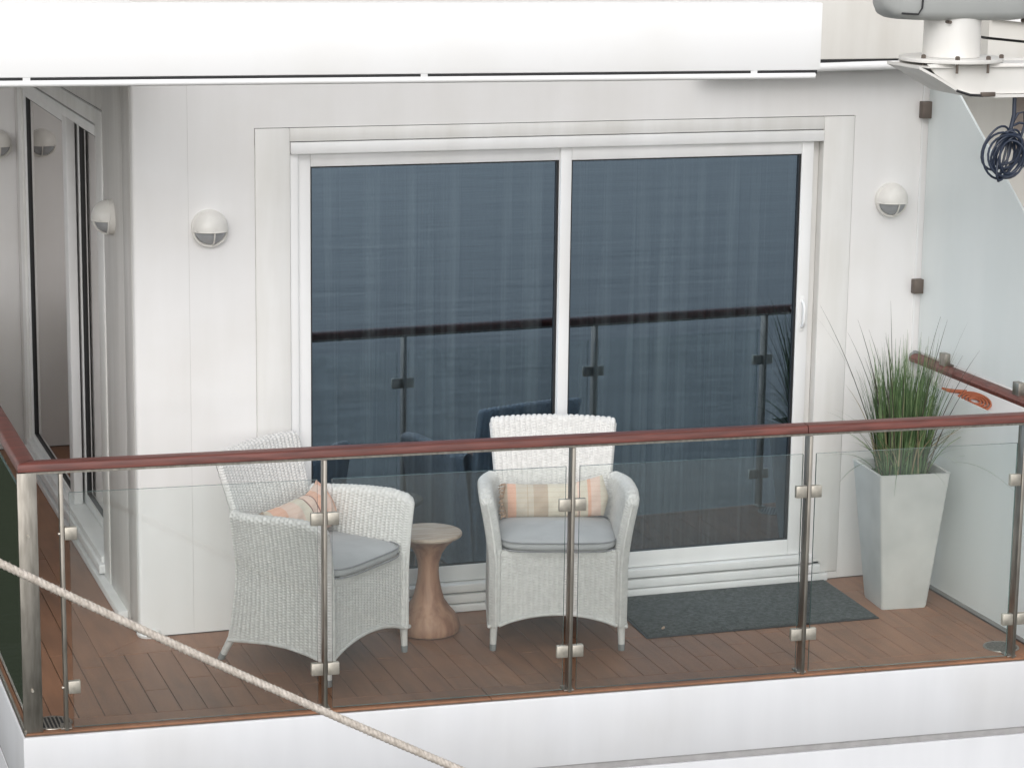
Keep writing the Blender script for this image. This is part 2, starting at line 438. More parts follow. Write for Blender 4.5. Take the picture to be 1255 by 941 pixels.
fd = empty('sliding_door', label='wide white framed sliding glass door of two panes reflecting the sea', cat='door')
D = Door(fd, 'front')
t = M['trim']
D.box('casing', -.0915, .064, -.06, .006, .040, 2.2665, t); D.box('casing', 2.643, 2.7995, -.06, .006, .040, 2.2665, t)
D.box('casing', .0645, 2.6425, -.06, .0055, 2.2075, 2.2662, t)
D.box('casing_backing', -.0935, 2.8015, -.055, -.012, 2.19, 2.2685, M['gap'], bevel=0)
D.box('casing_backing', -.0937, -.0905, -.055, -.002, .038, 2.19, M['seal'], bevel=0)
D.box('casing_backing', 2.799, 2.8017, -.055, -.002, .038, 2.19, M['seal'], bevel=0)
D.box('header', .067, 2.641, -.055, .012, 2.152, 2.2035, M['frame'])
D.box('jamb', .066, .103, -.06, -.004, .135, 2.151, M['frame']); D.box('jamb', 2.604, 2.6425, -.075, -.045, .135, 2.151, t)
D.leaf(.1045, 1.365, .137, 2.150, (.163,1.331,.2127,2.0912), -.022)
D.leaf(1.333, 2.598, .137, 2.151, (1.3855,2.5386,.2127,2.0912), -.008, handle=(2.566,1.262,1.392))
D.box('sill', .066, 2.66, -.06, .030, .096, .1345, M['frame'], bevel=.004)
D.box('sill_backing', -.0, 2.70, -.05, .006, .030, .096, M['seam'], bevel=0)
D.box('sill', .0, 2.70, -.04, .028, .044, .086, M['frame'], bevel=.004)
D.box('sill', -.05, 2.74, -.04, .034, .003, .0385, M['frame'], bevel=.004)

ld = empty('side_sliding_door', label='tall narrow looking sliding glass door on the shaded side wall', cat='door')
D = Door(ld, 'side')
D.box('casing', .738, .90, -.06, .008, .02, 2.278, t); D.box('casing', 3.46, 3.602, -.06, .008, .02, 2.278, t)
D.box('casing', .9005, 3.4595, -.06, .0075, 2.205, 2.277, t)
D.box('casing_backing', .737, 3.604, -.055, -.008, 2.19, 2.280, M['gap'], bevel=0)
D.box('header', .903, 3.457, -.055, .012, 2.152, 2.1985, M['frame'])
D.leaf(.93, 2.0, .137, 2.150, (.985,1.90,.19,2.098), -.065)
D.leaf(1.90, 3.456, .137, 2.151, (2.02,3.405,.175,2.105), -.006)
D.box('sill', .90, 3.46, -.10, .022, .10, .1345, M['frame'], bevel=.003)
D.box('sill', .88, 3.48, -.05, .035, .055, .098, M['frame'], bevel=.003)
D.box('sill', .30, 3.60, -.05, .045, .003, .040, M['frame'], bevel=.003)

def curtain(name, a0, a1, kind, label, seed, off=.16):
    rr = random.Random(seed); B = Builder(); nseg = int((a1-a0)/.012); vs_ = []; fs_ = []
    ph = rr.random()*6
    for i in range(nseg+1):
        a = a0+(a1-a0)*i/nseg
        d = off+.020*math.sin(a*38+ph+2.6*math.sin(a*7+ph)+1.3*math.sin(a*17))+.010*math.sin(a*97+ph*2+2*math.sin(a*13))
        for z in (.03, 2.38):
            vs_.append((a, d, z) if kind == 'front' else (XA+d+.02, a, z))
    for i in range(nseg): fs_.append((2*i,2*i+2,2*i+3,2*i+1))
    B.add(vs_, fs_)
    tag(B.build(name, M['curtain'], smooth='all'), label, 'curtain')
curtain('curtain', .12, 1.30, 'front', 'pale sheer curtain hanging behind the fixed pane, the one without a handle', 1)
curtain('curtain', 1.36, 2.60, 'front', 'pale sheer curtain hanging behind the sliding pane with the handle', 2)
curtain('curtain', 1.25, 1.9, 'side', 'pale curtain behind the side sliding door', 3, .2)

# ------------------------------------------------------------------ canopy above
can = empty('canopy', label='bright white overhanging canopy with a rounded gutter lip along its lower edge', cat='canopy')
B = Builder()
xe = rp(3.283,0,0).x
B.prism([tuple(rp(-.9,0,0))[:2], tuple(rp(3.283,0,0))[:2], (xe+.01, yfront(xe)+.18), (XA-.15, yfront(XA)+.18), (XA-.15,3.9), (rp(-.9,0,0).x,3.9)], 2.600, 2.874)  # unseen depth shaped shallow, open behind, so sky light reaches the wall
B.build('canopy_body', M['canopy'], can, bevel=.006, smooth=True)
B = Builder(); rbox(B, -.9, 3.27, -.04, -.006, 2.585, 2.600); B.build('shadow_gap', M['gap'], can)
B = Builder(); B.tube([rp(-.9,-.012,2.5775), rp(1,-.012,2.5775), rp(3.262,-.012,2.5775)], .0135, 12); B.build('gutter_lip', M['canopy'], can, smooth=True)
for s in (.06, 1.6, 2.98):
    B = Builder(); rbox(B, s, s+.028, -.03, -.003, 2.583, 2.602); B.build('lip_bracket', M['frame'], can)

up_ = empty('upper_deckhouse', label='cream upper deckhouse wall with a curved gutter above the corner lamp', cat='wall')
B = Builder(); B.box((-3.2, -.02, 2.603),(2.0, .3, 4.6)); B.box((2.003, -.02, 2.545),(3.30,.3,4.6)); B.build('upper_wall', M['cream'], up_)
B = Builder(); pts = []
for i in range(13):
    q = i/12; pts.append((1.95+1.2*q, -.11-.05*math.sin(q*math.pi*.5), 2.496+.022*math.sin(q*math.pi*.5)))
B.tube(pts, .021, 12); B.build('gutter', M['canopy'], up_, smooth=True)
B = Builder(); B.prism([(1.99,-.014),(1.99,-.13),(2.6,-.155),(3.17,-.165),(3.17,-.014)], 2.53, 2.544); B.build('drip_plate', M['gap'], up_)
B = Builder(); B.prism([(1.99,-.022),(1.99,-.135),(2.6,-.16),(3.175,-.17),(3.175,-.022)], 2.546, 4.6); B.build('upper_wall', M['cream'], up_, bevel=.004)

# ------------------------------------------------------------------ wall lamps
def make_lamp(name, label, loc, rz):
    e = empty(name, loc, rz, label, 'wall lamp', 'round half-lidded wall lamps')
    r = .080
    B = Builder()                                   # base ring; local -y is outwards
    def disc(B, prof, n=36, mi=0):
        vs_ = []; fs_ = []
        for rr_, y in prof:
            for k in range(n):
                a = 2*math.pi*k/n; vs_.append((rr_*math.cos(a), y, rr_*math.sin(a)))
        for i in range(len(prof)-1):
            for k in range(n): fs_.append((i*n+k,i*n+(k+1)%n,(i+1)*n+(k+1)%n,(i+1)*n+k))
        fs_.append(tuple((len(prof)-1)*n+k for k in range(n)))
        B.add(vs_, fs_, mi)
    disc(B, [(r,0),(r,-.022),(r*.93,-.026)]); B.build('base', M['lampwhite'], e, smooth=True)
    # dome part: sphere cap, upper portion = hood, lower = lens with rim and rib
    def cap(zfun, r_, y0, h, keep, mi, name_, mt):
        B = Builder(); nu, nv = 48, 14; vs_ = []; fs_ = []
        for j in range(nv+1):
            ph = (math.pi/2)*j/nv
            for k in range(nu):
                a = 2*math.pi*k/nu
                vs_.append((r_*math.cos(ph)*math.cos(a), y0-h*math.sin(ph), r_*math.cos(ph)*math.sin(a)))
        for j in range(nv):
            for k in range(nu):
                f = (j*nu+k, j*nu+(k+1)%nu, (j+1)*nu+(k+1)%nu, (j+1)*nu+k)
                c = sum(vs_[q][2] for q in f)/4
                cx = sum(vs_[q][0] for q in f)/4
                if keep(cx, c): fs_.append(f)
        B.add(vs_, fs_); return B.build(name_, mt, e, smooth='all')
    cap(None, r*.97, -.024, .070, lambda x, z: z > -.012, 0, 'hood', M['lampwhite'])
    cap(None, r*.90, -.022, .060, lambda x, z: z <= .0, 0, 'lens', M['lens'])
    B = Builder(); pts = []
    for k in range(21):
        a = math.pi + math.pi*k/20
        pts.append((r*.93*math.cos(a), -.028, -.010+ (r*.86)*math.sin(a)*1.0))
    B.tube(pts, .006, 8); B.build('rim', M['lampwhite'], e, smooth=True)
    B = Builder(); pts = []
    for k in range(11):
        ph = math.pi/2*k/10
        pts.append((.008, -.024-.066*math.sin(ph), -r*.93*math.cos(ph)-.0))
    B.tube(pts, .0035, 8); B.build('rib', M['lampwhite'], e, smooth=True)
    B = Builder(); pts = []
    for k in range(21):
        a = math.pi*k/20
        pts.append((r*.955*math.cos(a), -.024-.0705*math.sin(a), -.012))
    B.tube(pts, .003, 6); B.build('hood_edge', M['lampwhite'], e, smooth=True)
    return e
M['lampwhite'] = simple('lamp_white', (.74,.72,.68,1), .4, var=.93)
M['lens'] = simple('lamp_lens', (.40,.41,.42,1), .25, var=.8, nscale=8)
make_lamp('wall_lamp', 'round half-lidded wall lamp between the cabin corner and the front door casing', (-.299,.0,1.842), 0)
make_lamp('wall_lamp', 'round half-lidded wall lamp between the front door casing and the frosted divider', (3.003,.0,1.865), 0)
make_lamp('wall_lamp', 'round half-lidded wall lamp on the shaded wall beside the side door', (XA-.002,.50,1.83), -math.pi/2)
make_lamp('wall_lamp', 'round half-lidded wall lamp on the end wall of the side deck', (-.735,3.805,1.80), 0)

# ------------------------------------------------------------------ railing
rail = empty('balcony_railing', label='brown topped balcony railing of steel posts and clear glass panels along the front edge', cat='railing')
def glass_panel(P4, thick_vec, parent, mt=None):
    """P4 = four corners; thin box with dark green edges"""
    B = Builder(); A = [Vector(p) for p in P4]; Bq = [p+thick_vec for p in A]; nq = len(A)
    B.add(A+Bq, [tuple(range(nq)), tuple(range(2*nq-1,nq-1,-1))], 0)
    B.add(A+Bq, [(i,(i+1)%nq,nq+(i+1)%nq,nq+i) for i in range(nq)], 1)
    return B.build('glass_panel', [mt or M['glass'], mt or M['glassedge']], parent)
def handrail(s0, s1, parent, mitre0=False):
    prof = [(-.074,1.072),(-.003,1.070),(.001,1.073),(.001,1.0965),(-.004,1.1025),(-.014,1.1050),(-.052,1.1065),(-.070,1.103),(-.077,1.095),(-.077,1.079)]
    B = Builder(); nn = len(prof)
    A = [rp(s0 + (-(o) if mitre0 else 0), o, z) for o,z in prof]; C = [rp(s1,o,z) for o,z in prof]
    B.add(A+C, [tuple(range(nn-1,-1,-1)), tuple(range(nn,2*nn))]+[(i,(i+1)%nn,nn+(i+1)%nn,nn+i) for i in range(nn)])
    return B.build('handrail', M['rail'], parent, smooth=True)
handrail(0.0, 3.288, rail, True); handrail(3.2915, 4.52, rail)
B = Builder(); rbox(B, .03, 4.5, -.062, -.014, 1.058, 1.0695); B.build('rail_strip', M['steel'], rail)
posts = (.165,)+S_POST
for i, s in enumerate(posts):
    B = Builder(); rbox(B, s-.0075, s+.0075, -.066, -.006, -.18 if False else .0005, 1.0575)
    p = B.build('post', M['steel'], rail, bevel=.002, smooth=True)
    B = Builder(); rbox(B, s-.022, s+.022, -.085, -.02, .0004, .008); B.build('foot_plate', M['steel'], rail, bevel=.002)
    for z in (.178, .812):
        for sg in (-1, 1):
            if i == 0 and sg < 0: continue
            B = Builder()
            a, b_ = (s+.009, s+.058) if sg > 0 else (s-.058, s-.009)
            rbox(B, a, b_, -.036, -.011, z-.026, z+.026)
            c = B.build('clamp', M['clamp'], rail, bevel=.003, smooth=True)
        if i == 0:
            B = Builder(); q = rp(s-.0075, -.02, z); B.tube([q, q-T*.008], .006, 8); B.build('screw', M['clamp'], rail, smooth=True)
edges = [(posts[i]+.030, posts[i+1]-.030) for i in range(4)]
for s0, s1 in edges:
    glass_panel([rp(s0,-.018,.010), rp(s1,-.018,.010), rp(s1,-.018,.977), rp(s0,-.018,.977)], -N*.010, rail)
# corner post (broad flat bar) belongs to the side railing
srail = empty('side_railing', label='brown topped glass railing along the side deck with a broad corner post', cat='railing')
XS = R0.x
def xbox(B, a, b, mi=0): B.box(a, b, mi)
B = Builder(); B.box((XS-.004, R0.y+.008, .0005), (XS+.072, R0.y+.022, 1.066)); B.build('post', M['steel'], srail, bevel=.002, smooth=True)
for z in (.178, .812):
    B = Builder(); B.tube([(XS+.034, R0.y+.009, z),(XS+.034, R0.y+.0, z)], .006, 8); B.build('screw', M['clamp'], srail, smooth=True)
prof = [(.074,1.072),(.003,1.070),(-.001,1.073),(-.001,1.0965),(.004,1.1025),(.014,1.1050),(.052,1.1065),(.070,1.103),(.077,1.095),(.077,1.079)]
B = Builder(); nn = len(prof)
A = [(XS+o, R0.y+o+.001, z) for o,z in prof]; C = [(XS+o, 3.8, z) for o,z in prof]
B.add(A+C, [tuple(range(nn)), tuple(range(2*nn-1,nn-1,-1))]+[(i,(i+1)%nn,nn+(i+1)%nn,nn+i) for i in range(nn)])
B.build('handrail', M['rail'], srail, smooth=True)
B = Builder(); B.box((XS+.014, R0.y+.05, 1.058),(XS+.060, 3.79, 1.0695)); B.build('rail_strip', M['steel'], srail)
ypos = (.05, 1.28, 2.5, 3.7)
for yp in ypos:
    B = Builder(); B.box((XS+.004,yp-.007,.0005),(XS+.066,yp+.007,1.0575)); B.build('post', M['steel'], srail, bevel=.002, smooth=True)
yy = (R0.y+.06,)+ypos
for i in range(4):
    a, b_ = yy[i]+.03, yy[i+1]-.03
    glass_panel([(XS+.016,a,.035),(XS+.016,b_,.035),(XS+.016,b_,.977),(XS+.016,a,.977)], Vector((.01,0,0)), srail)

# ------------------------------------------------------------------ frosted divider on the far side
div = empty('glass_divider', label='frosted pale green glass divider with a sloping top beside the planter', cat='divider')
YF = yfront(XD, -.07)
glass_panel([(XD,-.012,.02),(XD,YF+.03,.02),(XD,YF+.03,.965),(XD,-.30,.985),(XD,-.012,.985)], Vector((.012,0,0)), div, M['frost'])
glass_panel([(XD+.02,-.012,1.12),(XD+.02,YF-.02,1.12),(XD+.02,YF-.02,1.62),(XD+.02,-.985,1.888),(XD+.02,-.265,2.408),(XD+.02,-.16,2.475),(XD+.02,-.012,2.475)], Vector((.012,0,0)), div, M['frost'])
prof = [(-.037,1.074),(.037,1.074),(.039,1.092),(.030,1.102),(.012,1.108),(-.012,1.108),(-.030,1.102),(-.039,1.092)]
B = Builder(); nn = len(prof); A = [(XD+.01+o,-.02,z) for o,z in prof]; C = [(XD+.01+o,YF+.0,z) for o,z in prof]
B.add(A+C, [tuple(range(nn)), tuple(range(2*nn-1,nn-1,-1))]+[(i,(i+1)%nn,nn+(i+1)%nn,nn+i) for i in range(nn)])
B.build('handrail', M['rail'], div, smooth=True)
B = Builder(); B.tube([(XD+.01,-.022,1.09),(XD+.01,.0,1.09)], .03, 14); B.build('rail_end', M['cap'], div, smooth=True)
B = Builder(); B.box((XD-.004,-.0,.003),(XD+.016,YF+.03,.02)); B.build('base_channel', M['seam'], div)
for (y, z, hh) in ((-.018,2.29,.04),(-.018,1.44,.035)):
    boxpart('clamp', (XD-.028, y-.022, z-hh), (XD+.036, y+.016, z+hh), M['bronze'], div, .003)
for y in (-.31, -1.0):
    boxpart('clamp', (XD-.01, y-.028, 1.104), (XD+.044, y+.028, 1.165), M['steel'], div, .003)
boxpart('wall_bead', (XD-.012, -.006, .02), (XD-.002, .0, 2.47), M['frame'], div)

# ------------------------------------------------------------------ neighbouring structures beyond the divider
nb = empty('neighbour_bulkhead', label='cream ship bulkhead beyond the frosted divider under the radar bracket', cat='wall')
B = Builder(); B.box((3.30,.25,0),(9,.4,2.52)); B.build('wall_panel', M['cream'], nb)
nb2 = empty('neighbour_roof', label='slanted cream roof edge with a dark seam behind the radar pedestal', cat='roof')
def slant(name, z0, z1, y0, mt, dz=-.30):
    B = Builder(); P = []
    xa, xb = 3.32, 6.5
    B.add([(xa,y0,z0),(xb,y0-.6,z0+dz),(xb,.6,z0+dz),(xa,.6,z0),(xa,y0,z1),(xb,y0-.6,z1+dz),(xb,.6,z1+dz),(xa,.6,z1)],
          [(0,3,2,1),(4,5,6,7),(0,1,5,4),(1,2,6,5),(2,3,7,6),(3,0,4,7)])
    return B.build(name, mt, nb2)
slant('roof_edge', 2.54, 2.640, -.30, M['cream']); slant('seam', 2.6405, 2.652, -.28, M['gap']); slant('roof_edge', 2.6525, 2.735, -.305, M['cream']); slant('roof_cap', 2.7355, 2.76, -.34, M['canopy'])
ndk = boxpart('side_deck', (XD+.03, -1.5, -.012), (8, .25, .0), M['hull'], None)
tag(ndk, kind='structure')
lk = empty('deck_locker', (3.55,-.42,0), label='white deck locker with a sloped lid beyond the divider', cat='locker')
B = Builder(); B.add([(-.30,-.42,0),(.75,-.42,0),(.75,.5,0),(-.30,.5,0),(-.30,-.42,.72),(.75,-.42,.72),(.75,.5,1.02),(-.30,.5,1.02)],
      [(0,3,2,1),(4,5,6,7),(0,1,5,4),(1,2,6,5),(2,3,7,6),(3,0,4,7)]); B.build('locker_body', M['canopy'], lk, bevel=.01, smooth=True)
hose = empty('hose_coil', (0,0,0), label='orange hose coiled on the white locker lid', cat='hose')

# ------------------------------------------------------------------ wicker chairs
PU, PV, AMP = .0225, .0130, .0068
def weave(B, fn, lu, lv, nu_=5, nv_=4, flip=False, amp=AMP, front_fade=0):
    """fn(U,V) -> (...,3) arrays, U,V in 0..1; lu,lv = mean lengths (m)."""
    cu = max(1, round(lu/PU)); cv = max(1, round(lv/PV))
    u = np.linspace(0,1,cu*nu_+1); v = np.linspace(0,1,cv*nv_+1)
    U, V = np.meshgrid(u, v, indexing='ij')
    P = fn(U, V); e = 1e-4
    du = fn(np.clip(U+e,0,1),V)-fn(np.clip(U-e,0,1),V); dv = fn(U,np.clip(V+e,0,1))-fn(U,np.clip(V-e,0,1))
    nr = np.cross(du, dv); nr /= (np.linalg.norm(nr,axis=-1,keepdims=True)+1e-12)
    fade = 1.0 if not front_fade else np.clip(U/front_fade,0.0,1)
    if flip: nr = -nr
    col = np.minimum(np.floor(U*cu+1e-9), cu-1); fu = np.clip(U*cu-col,0,1)
    fv = (V*cv+.5*(col % 2)) % 1.0
    hump = np.sqrt(np.clip(np.sin(np.pi*fu),0,1))*(.25+.75*np.sqrt(np.clip(np.sin(np.pi*fv),0,1)))
    tiltv = (fu-.5)*.35
    h = amp*(hump*(1+tiltv*np.where(col % 2 == 0,1,-1))-.8)
    P = P + nr*(h*fade)[...,None]
    n0, n1 = U.shape; vs_ = P.reshape(-1,3).tolist()
    fs_ = [(i*n1+j,(i+1)*n1+j,(i+1)*n1+j+1,i*n1+j+1) for i in range(n0-1) for j in range(n1-1)]
    B.add(vs_, fs_)
def lerp_tab(x, xs, ys): return np.interp(x, xs, ys)
def make_chair():
    e = empty('wicker_armchair')
    # side panels: loop outer bottom -> roll -> inner bottom
    for sg in (-1, 1):
        def side_fn(U, V, sg=sg):
            y0, y1 = -.005, .515
            yy_ = y0+(y1-y0)*U
            tfr = np.sqrt(np.clip(1-((.035-(yy_-y0))/.035)**2*((yy_-y0) < .035),0.0,1))
            thick = .056*np.clip(tfr,.3,1)
            zt = lerp_tab(yy_, [-.005,.01,.035,.12,.25,.40,.515], [.672,.690,.706,.718,.712,.698,.690])
            zb = lerp_tab(yy_, [-.005,.05,.12,.22,.32,.42,.515], [.112,.113,.128,.140,.140,.125,.102])
            # loop parameter
            L1, L2, L3 = .565, .07, .26; Lt = L1+L2+L3; s = V*Lt
            r_ = thick/2
            zs = zt-r_
            out = np.clip(s/L1,0,1); arc = np.clip((s-L1)/L2,0,1); inn = np.clip((s-L1-L2)/L3,0,1)
            z = np.where(s <= L1, zb+(zs-zb)*out, np.where(s <= L1+L2, zs+r_*np.sin(np.pi*arc), zs-(zs-.44)*inn))
            flare = lambda zz: .050*np.clip((zz-.38)/.33,0,1.1)**1.5
            mid = .276+flare(z)+.0*yy_
            taper = np.clip((yy_-.33)/.185,0,1)**2*.035
            off = np.where(s <= L1, r_, np.where(s <= L1+L2, r_*np.cos(np.pi*arc), -r_))
            xo = mid+off-taper
            yr = yy_ + np.clip((yy_-.3)/.215,0,1)*(.05*np.clip((.45-z)/.35,0,1)**1.5)
            return np.stack([sg*xo, yr, z], -1)
        B = Builder(); weave(B, side_fn, .52, .895, flip=(sg > 0), front_fade=.025)
        B.build('arm_panel', M['wicker'], e, smooth='all')
    # front apron
    def front_fn(U, V):
        x_ = -.272+.544*U
        zb = .113+.055*np.clip(1-(x_/.262)**2,0,1)**.9
        z = zb+(.462-zb)*V
        y = .012+.012*np.abs(U-.5)*0
        return np.stack([x_, y+0*V, z], -1)
    B = Builder(); weave(B, front_fn, .544, .32); B.build('front_apron', M['wicker'], e, smooth='all')
    # back: front face up, roll, rear face down
    def back_fn(U, V):
        x01 = (U-.5)*2
        L1, L2, L3 = .53, .06, .86; Lt = L1+L2+L3; s = V*Lt
        edge = np.clip((1-np.abs(x01))/.07,0,1); tk = .042*np.clip(np.sqrt(1-(1-edge)**2),.1,1); r_ = tk/2
        zt = .926+.010*(1-x01**2)-.022*(1-np.clip((1-np.abs(x01))/.09,0,1))**2.5
        zs = zt-r_
        a1 = np.clip(s/L1,0,1); arc = np.clip((s-L1)/L2,0,1); a3 = np.clip((s-L1-L2)/L3,0,1)
        zlow = .11+.03*(1-x01**2)
        z = np.where(s <= L1, .42+(zs-.42)*a1, np.where(s <= L1+L2, zs+r_*np.sin(np.pi*arc), zs-(zs-zlow)*a3))
        hw = np.interp(z, [.1,.42,.68,.95], [.262,.262,.272,.297])
        yb = np.interp(z, [.1,.25,.42,.55,.70,.95], [.555,.522,.505,.512,.540,.618])
        bow = .022*(1-x01**2)
        off = np.where(s <= L1, -r_, np.where(s <= L1+L2, -r_*np.cos(np.pi*arc), r_))
        return np.stack([x01*hw, yb+bow+off, z], -1)
    B = Builder(); weave(B, back_fn, .55, 1.45); B.build('backrest', M['wicker'], e, smooth='all')
    # braided edge rolls
    def roll(name, pts, r_=.009):
        P_ = [Vector(p) for p in pts]; fine = []; rad = []; acc = 0.0
        for i in range(len(P_)-1):
            k_ = max(1, int((P_[i+1]-P_[i]).length/.003))
            for j in range(k_): fine.append(P_[i].lerp(P_[i+1], j/k_))
        fine.append(P_[-1])
        for i, p in enumerate(fine):
            if i: acc += (p-fine[i-1]).length
            rad.append(r_*(.86+.16*abs(math.sin(math.pi*acc/.012))))
        B = Builder(); B.tube(fine, rad, 8); B.build(name, M['wicker'], e, smooth='all')
    pts = [(-.262+.524*k/16, .008, .116+.055*max(0,1-((-.262+.524*k/16)/.262)**2)**.9) for k in range(17)]
    roll('apron_edge', pts)
    for sg in (-1,1):
        ys_ = [0,.05,.12,.22,.32,.42,.515]; zb_ = [.114,.115,.130,.142,.142,.127,.104]
        roll('arm_panel_edge', [(sg*(.278+.026-(max(0,(y-.33)/.185)**2*.035)), y+max(0,(y-.3)/.215)*.05, z) for y,z in zip(ys_,zb_)])
    for sg in (-1,1):
        zz_ = [.112+.565*k/14 for k in range(15)]
        roll('arm_front_edge', [(sg*(.276+.050*max(0,(z-.38)/.33)**1.5), -.0005, z) for z in zz_], .0095)
        roll('apron_side_edge', [(sg*.266, .010, z) for z in (.115,.3,.462)], .011)
    boxpart('seat', (-.262,.012,.425),(.262,.53,.452), M['wicker'], e, .006)
    for sg in (-1,1):
        for (a, b_) in (((sg*.282,.022,.15),(sg*.286,.018,.0)), ((sg*.262,.525,.16),(sg*.245,.628,.0))):
            a = Vector(a); b_ = Vector(b_); q = b_+(a-b_)*.2
            B = Builder(); B.tube([a, q], [.019,.0145], 12); lg = B.build('leg', M['wickerleg'], e, smooth=True)
            B = Builder(); B.tube([q, b_], [.0155,.0135], 12); B.build('foot_cap', M['cap'], lg, smooth=True)
    return e
chair = make_chair()
A1, A2 = R(39.8), R(-16.3)
O1, O2 = (.239,-.714,0), (1.0975,-.7055,0)
c2 = copy_tree(chair)
chair.location = O1; chair.rotation_euler = (0,0,A1)
c2.location = O2; c2.rotation_euler = (0,0,A2)
tag(chair, 'white wicker armchair turned sideways with its back to the bare cabin wall', 'armchair', 'white wicker armchairs')
tag(c2, 'white wicker armchair facing outwards in front of the glass door', 'armchair', 'white wicker armchairs')

def rounded_slab(B, w_, d0, d1, z0, z1, nx=20, ny=18, puff=.012, ex=5):
    """soft cushion: superellipse plan, domed top"""
    vs_ = []; fs_ = []; rows = 12; nn = 64
    cy_, hy = (d0+d1)/2, (d1-d0)/2; hx = w_/2; zm = (z0+z1)/2; hz = (z1-z0)/2
    rings = []
    for j in range(rows+1):
        ph = -math.pi/2+math.pi*j/rows
        cr = abs(math.cos(ph))**.35; zz = zm+hz*math.copysign(abs(math.sin(ph))**.75, math.sin(ph))
        for k in range(nn):
            a = 2*math.pi*k/nn; ca, sa = math.cos(a), math.sin(a)
            sx = math.copysign(abs(ca)**(2/ex), ca); sy = math.copysign(abs(sa)**(2/ex), sa)
            vs_.append((hx*cr*sx, cy_+hy*cr*sy, zz + (puff*(1-cr)*2 if ph > 0 else 0)))
    for j in range(rows):
        for k in range(nn): fs_.append((j*nn+k,j*nn+(k+1)%nn,(j+1)*nn+(k+1)%nn,(j+1)*nn+k))
    B.add(vs_, fs_)
def seat_cushion(loc, rz, label):
    e = empty('seat_cushion', loc, rz, label, 'cushion', 'grey seat cushions')
    B = Builder(); rounded_slab(B, .525, -.018, .47, .450, .515); B.build('pad', M['cushion'], e, smooth='all')
    for z in (.462,.500):
        B = Builder(); pts = []
        for k in range(65):
            a = 2*math.pi*k/64; ca, sa = math.cos(a), math.sin(a)
            pts.append((.2635*math.copysign(abs(ca)**.4,ca), .226+.2445*math.copysign(abs(sa)**.4,sa), z))
        B.tube(pts, .0035, 6, cap=False); B.build('piping', M['piping'], e, smooth='all')
seat_cushion(O1, A1, 'grey canvas seat cushion on the sideways turned armchair')
seat_cushion(O2, A2, 'grey canvas seat cushion on the armchair in front of the glass door')

def stripes(name, stops, axis_range, plaid):
    mm, n, l, b = mat(name)
    tc = n.new('ShaderNodeTexCoord'); sp = n.new('ShaderNodeSeparateXYZ'); l.new(tc.outputs['Object'], sp.inputs[0])
    mr = n.new('ShaderNodeMapRange'); mr.inputs['From Min'].default_value = axis_range[0]; mr.inputs['From Max'].default_value = axis_range[1]
    l.new(sp.outputs['X'], mr.inputs['Value'])
    cr = n.new('ShaderNodeValToRGB'); cr.color_ramp.interpolation = 'CONSTANT'; el = cr.color_ramp.elements
    el[0].position = stops[0][0]; el[0].color = stops[0][1]; el[1].position = stops[1][0]; el[1].color = stops[1][1]
    for p_, c_ in stops[2:]:
        q = el.new(p_); q.color = c_
    l.new(mr.outputs[0], cr.inputs['Fac'])
    wv = n.new('ShaderNodeTexWave'); wv.bands_direction = 'Z'; wv.inputs['Scale'].default_value = plaid; wv.inputs['Distortion'].default_value = .4
    l.new(tc.outputs['Object'], wv.inputs['Vector'])
    cr2 = n.new('ShaderNodeValToRGB'); cr2.color_ramp.elements[0].position = .80; cr2.color_ramp.elements[1].position = .9
    cr2.color_ramp.elements[0].color = (1,1,1,1); cr2.color_ramp.elements[1].color = (.97,.94,.92,1)
    l.new(wv.outputs['Fac'], cr2.inputs['Fac'])
    mx = n.new('ShaderNodeMix'); mx.data_type = 'RGBA'; mx.blend_type = 'MULTIPLY'; mx.inputs[0].default_value = 1
    l.new(cr.outputs[0], mx.inputs[6]); l.new(cr2.outputs[0], mx.inputs[7]); l.new(mx.outputs[2], b.inputs['Base Color'])
    b.inputs['Roughness'].default_value = .9
    bump(n, l, b, (1,1,1), 180, .3, .001)
    return mm
ORA, PIN, BEI, TAN, CRE, DRK = srgb(213,171,150), srgb(214,190,176), srgb(192,182,168), srgb(182,166,149), srgb(206,198,182), srgb(140,112,106)
M['pillow'] = stripes('woven_stripe_beige', [(0,TAN),(.06,ORA),(.14,BEI),(.24,TAN),(.25,BEI),(.30,TAN),(.43,CRE),(.70,PIN),(.73,CRE),(.80,ORA),(.83,PIN),(.92,CRE)], (-.245,.245), 14)
M['pillow2'] = stripes('woven_stripe_peach', [(0,BEI),(.10,ORA),(.22,PIN),(.38,CRE),(.50,DRK),(.515,PIN),(.60,DRK),(.615,ORA),(.72,PIN),(.86,ORA)], (-.245,.245), 14)
M['fringe'] = simple('pillow_fringe', (.46,.33,.24,1), .9)
